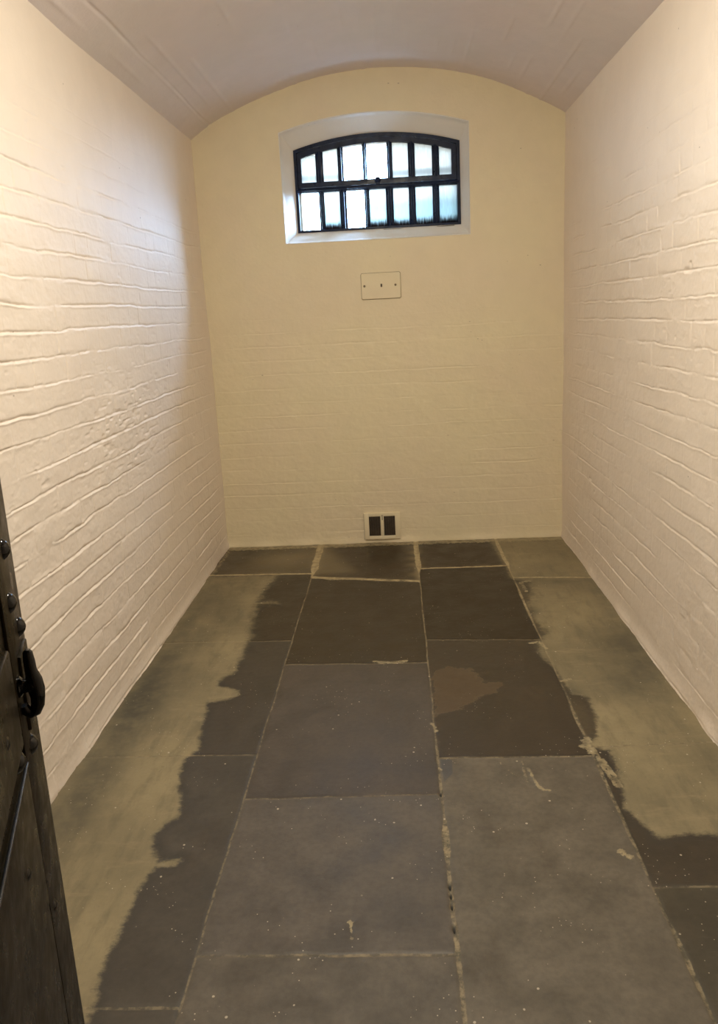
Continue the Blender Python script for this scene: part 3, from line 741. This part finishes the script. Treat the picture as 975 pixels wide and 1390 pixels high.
bm = bmesh.new(); bm_box(bm, 0.000, 0.004, -0.0125, -0.009, 0.040, 0.073, 0.001)
link('slider_tab', bm_done('slider_tab', bm), M['slot'], vent, label='small dark slot between the two grilles')

# ------------------------------------------------------------------ black cell door, standing open into the room
DH = Vector((-0.34532658, 0.93848258)); EDGE = Vector((0.63296812, -3.74026567)); DW = 0.93
HX = EDGE - DH * DW
door = empty('door_1', (HX.x, HX.y, 0.015), math.atan2(DH.y, DH.x), 'structure', 'heavy black-painted studded cell door standing open at the left')
def dobj(name, bm, mat, label=None, parent=None):
    me = bm_done(name, bm)
    for v in me.vertices: v.co = v.co - Vector((0, 0, 0.015))
    return link(name, me, mat, parent or door, label=label)
def ux(u): return DW + u       # u: metres back from the free edge
bm = bmesh.new(); bm_box(bm, 0, ux(-0.001), 0.0, 0.055, 0.015, 1.99, 0.003); dobj('door_leaf', bm, M['black_leaf'])
bm = bmesh.new()
bm_box(bm, ux(-0.114), ux(0.0), -0.004, 0.002, 0.016, 1.989, 0.0015)
bm_box(bm, ux(-0.004), ux(0.002), -0.004, 0.058, 0.016, 1.989, 0.0015)
dobj('edge_strap', bm, M['black_leaf'], 'iron strap folded round the free edge')
bm = bmesh.new(); bm_box(bm, ux(-0.62), ux(-0.121), -0.005, 0.002, 0.758, 0.943, 0.0018)
hp = dobj('hatch_plate', bm, M['black_leaf'], 'rectangular iron hatch plate')
bm = bmesh.new(); bm_tube(bm, [(ux(-0.62), -0.0045, 0.9450), (ux(-0.119), -0.0045, 0.9450)], 0.0018, 10); dobj('hatch_lip', bm, M['bead'], 'top edge bead, its highlight put into a lighter tint', hp)
bm = bmesh.new(); bm_box(bm, ux(-0.1215), ux(-0.1135), -0.0006, 0.001, 0.758, 0.943); dobj('gap_shade_strip', bm, M['slot'], 'dark strip painting the shade in the gap beside the hatch plate')  # near-black strip added to paint the gap's shade
bm = bmesh.new(); bm_box(bm, 0.02, ux(-0.119), -0.004, 0.002, 0.10, 0.755, 0.0012); dobj('lower_plate', bm, M['black_leaf'])
bm = bmesh.new(); bm_box(bm, 0.02, ux(-0.119), -0.004, 0.002, 1.22, 1.97, 0.0012); dobj('upper_plate', bm, M['black_leaf'])
bm = bmesh.new(); bm_box(bm, ux(-0.50), ux(-0.15), -0.010, 0.0, 0.985, 1.10, 0.003)
dobj('lock_case', bm, M['black_leaf'], 'raised iron lock case')
bm = bmesh.new(); bm_box(bm, ux(-0.075), ux(-0.015), -0.008, 0.0, 0.962, 1.058, 0.002)
dobj('staple_plate', bm, M['black_leaf'])
def bolt(u, z, r=0.0135, h=0.015, off=0.0):
    bm = bmesh.new(); prof = dome_points(r, h)
    bm_tube(bm, [(ux(u), 0.003 - off - h_, z) for h_, r_ in prof], [r_ for h_, r_ in prof], 12)
    dobj('bolt', bm, M['black_gloss'])
BOLTS = [(-0.055, 1.186), (-0.067, 1.124), (-0.031, 1.080), (-0.232, 1.034), (-0.165, 0.975), (-0.070, 0.942), (-0.212, 0.870, 0.010, 0.011), (-0.088, 0.727, 0.010, 0.011)]
for a in BOLTS: bolt(*a)
for z in (0.25, 0.48, 1.34, 1.52, 1.70, 1.88): bolt(-0.056, z)
for z in (0.25, 0.48, 1.40, 1.65, 1.88): bolt(-0.50, z); bolt(-0.86, z)
# spindle and looped drop handle
bm = bmesh.new()
uh, zh = -0.095, 1.030
prof = [(-0.004, 0.012), (0.006, 0.0125), (0.009, 0.0085), (0.014, 0.0080), (0.019, 0.0100), (0.024, 0.0085), (0.027, 0.004)]
bm_tube(bm, [(ux(uh), -h_, zh) for h_, r_ in prof], [r_ for h_, r_ in prof], 16)
sp = dobj('handle_spindle', bm, M['black_gloss'])
bm = bmesh.new()
path = [(0.0190, 0.044, .003), (0.0190, 0.041, .0055), (0.0192, 0.030, .0066), (0.0196, 0.018, .0068), (0.0215, 0.006, .0092), (0.0225, -0.006, .0096), (0.0228, -0.016, .0082), (0.0215, -0.026, .0076),
        (0.0180, -0.033, .0072), (0.0130, -0.035, .0068), (0.0085, -0.031, .0062), (0.0065, -0.024, .0055)]
bm_tube(bm, [(ux(uh), -y_, zh + z_) for y_, z_, r_ in path], [p[2] for p in path], 14)
dobj('handle', bm, M['black_gloss'], 'looped gloss black iron handle')
for zc in (0.45, 1.62):
    bm = bmesh.new(); bm_box(bm, 0.0, 0.70, -0.010, -0.002, zc - 0.03, zc + 0.03, 0.002)
    bm_tube(bm, [(0.0, 0.004, zc - 0.05), (0.0, 0.004, zc + 0.05)], 0.012, 14)
    dobj('strap_hinge', bm, M['black_gloss'])

# ------------------------------------------------------------------ light
w = bpy.data.worlds.new('overcast_sky'); sc.world = w; w.use_nodes = True; nt = w.node_tree; nt.nodes.clear(); b = NB(nt)
out = b.n('ShaderNodeOutputWorld'); bg = b.n('ShaderNodeBackground'); b.l(bg.outputs[0], out.inputs[0])
v = b.n('ShaderNodeTexCoord').outputs['Generated']; sep = b.n('ShaderNodeSeparateXYZ'); b.l(v, sep.inputs[0])
col = b.mix(b.ramp(sep.outputs['Z'], -0.02, 0.03), (0.12, 0.12, 0.10, 1), (0.40, 0.63, 1.0, 1))
dt = b.n('ShaderNodeVectorMath', operation='DOT_PRODUCT'); b.l(v, dt.inputs[0]); dt.inputs[1].default_value = Vector((0.66, 0.58, 0.47)).normalized()
glow = b.ramp(dt.outputs['Value'], 0.83, 0.99, 1.0, 6.0)
b.l(col, bg.inputs[0]); b.l(b.math('MULTIPLY', glow, 28.0), bg.inputs[1])

def area(name, loc, rot, size, power, col, shape='DISK', size_y=None):
    l = bpy.data.lights.new(name, 'AREA'); l.shape = shape; l.size = size
    if size_y: l.size_y = size_y
    l.energy = power; l.color = col
    o = bpy.data.objects.new(name, l); C.objects.link(o); o.location = loc; o.rotation_euler = rot
    return o
area('ceiling_lamp_light', (1.12, -2.85, 2.62), (math.radians(18), 0, 0), 0.26, 41.8, (1.0, 0.92, 0.75))
area('passage_lamp_light', (1.3, -5.8, 2.85), (0, 0, 0), 0.4, 12, (1.0, 0.80, 0.55))
# daylight enters through the window
l = bpy.data.lights.new('window_portal', 'AREA'); l.shape = 'RECTANGLE'; l.size = 1.02; l.size_y = 0.58; l.cycles.is_portal = True
o = bpy.data.objects.new('window_portal', l); C.objects.link(o); o.location = (1.058, 0.475, 2.18); o.rotation_euler = (-math.pi / 2, 0, 0)

# ------------------------------------------------------------------ camera
cam = bpy.data.cameras.new('camera'); co = bpy.data.objects.new('camera', cam); C.objects.link(co); sc.camera = co
f, cx, cy, cz = 1022.77, 1.12107876, -4.61304744, 1.43386118
R_ = Vector((0.99781088, 0.04395379, -0.04941158)); U_ = Vector((0.03879889, 0.21598285, 0.97562598)); F_ = Vector((-0.05355451, 0.97540734, -0.21380468))
co.matrix_world = Matrix(((R_.x, U_.x, -F_.x, cx), (R_.y, U_.y, -F_.y, cy), (R_.z, U_.z, -F_.z, cz), (0, 0, 0, 1)))
cam.sensor_fit = 'VERTICAL'; cam.sensor_height = 36.0; cam.lens = f / 1390 * 36.0
cam.shift_x = 0.0; cam.shift_y = -45.0 / 1390.0
cam.clip_start = 0.02; cam.clip_end = 100

sc.view_settings.view_transform = 'Standard'; sc.view_settings.look = 'None'; sc.view_settings.gamma = 1.0
sc.view_settings.use_curve_mapping = False; sc.view_settings.exposure = 0.0
sc.cycles.use_denoising = True; sc.cycles.use_adaptive_sampling = True; sc.cycles.adaptive_threshold = 0.02
sc.cycles.max_bounces = 10; sc.cycles.diffuse_bounces = 7; sc.cycles.transparent_max_bounces = 8
sc.cycles.sample_clamp_indirect = 8.0
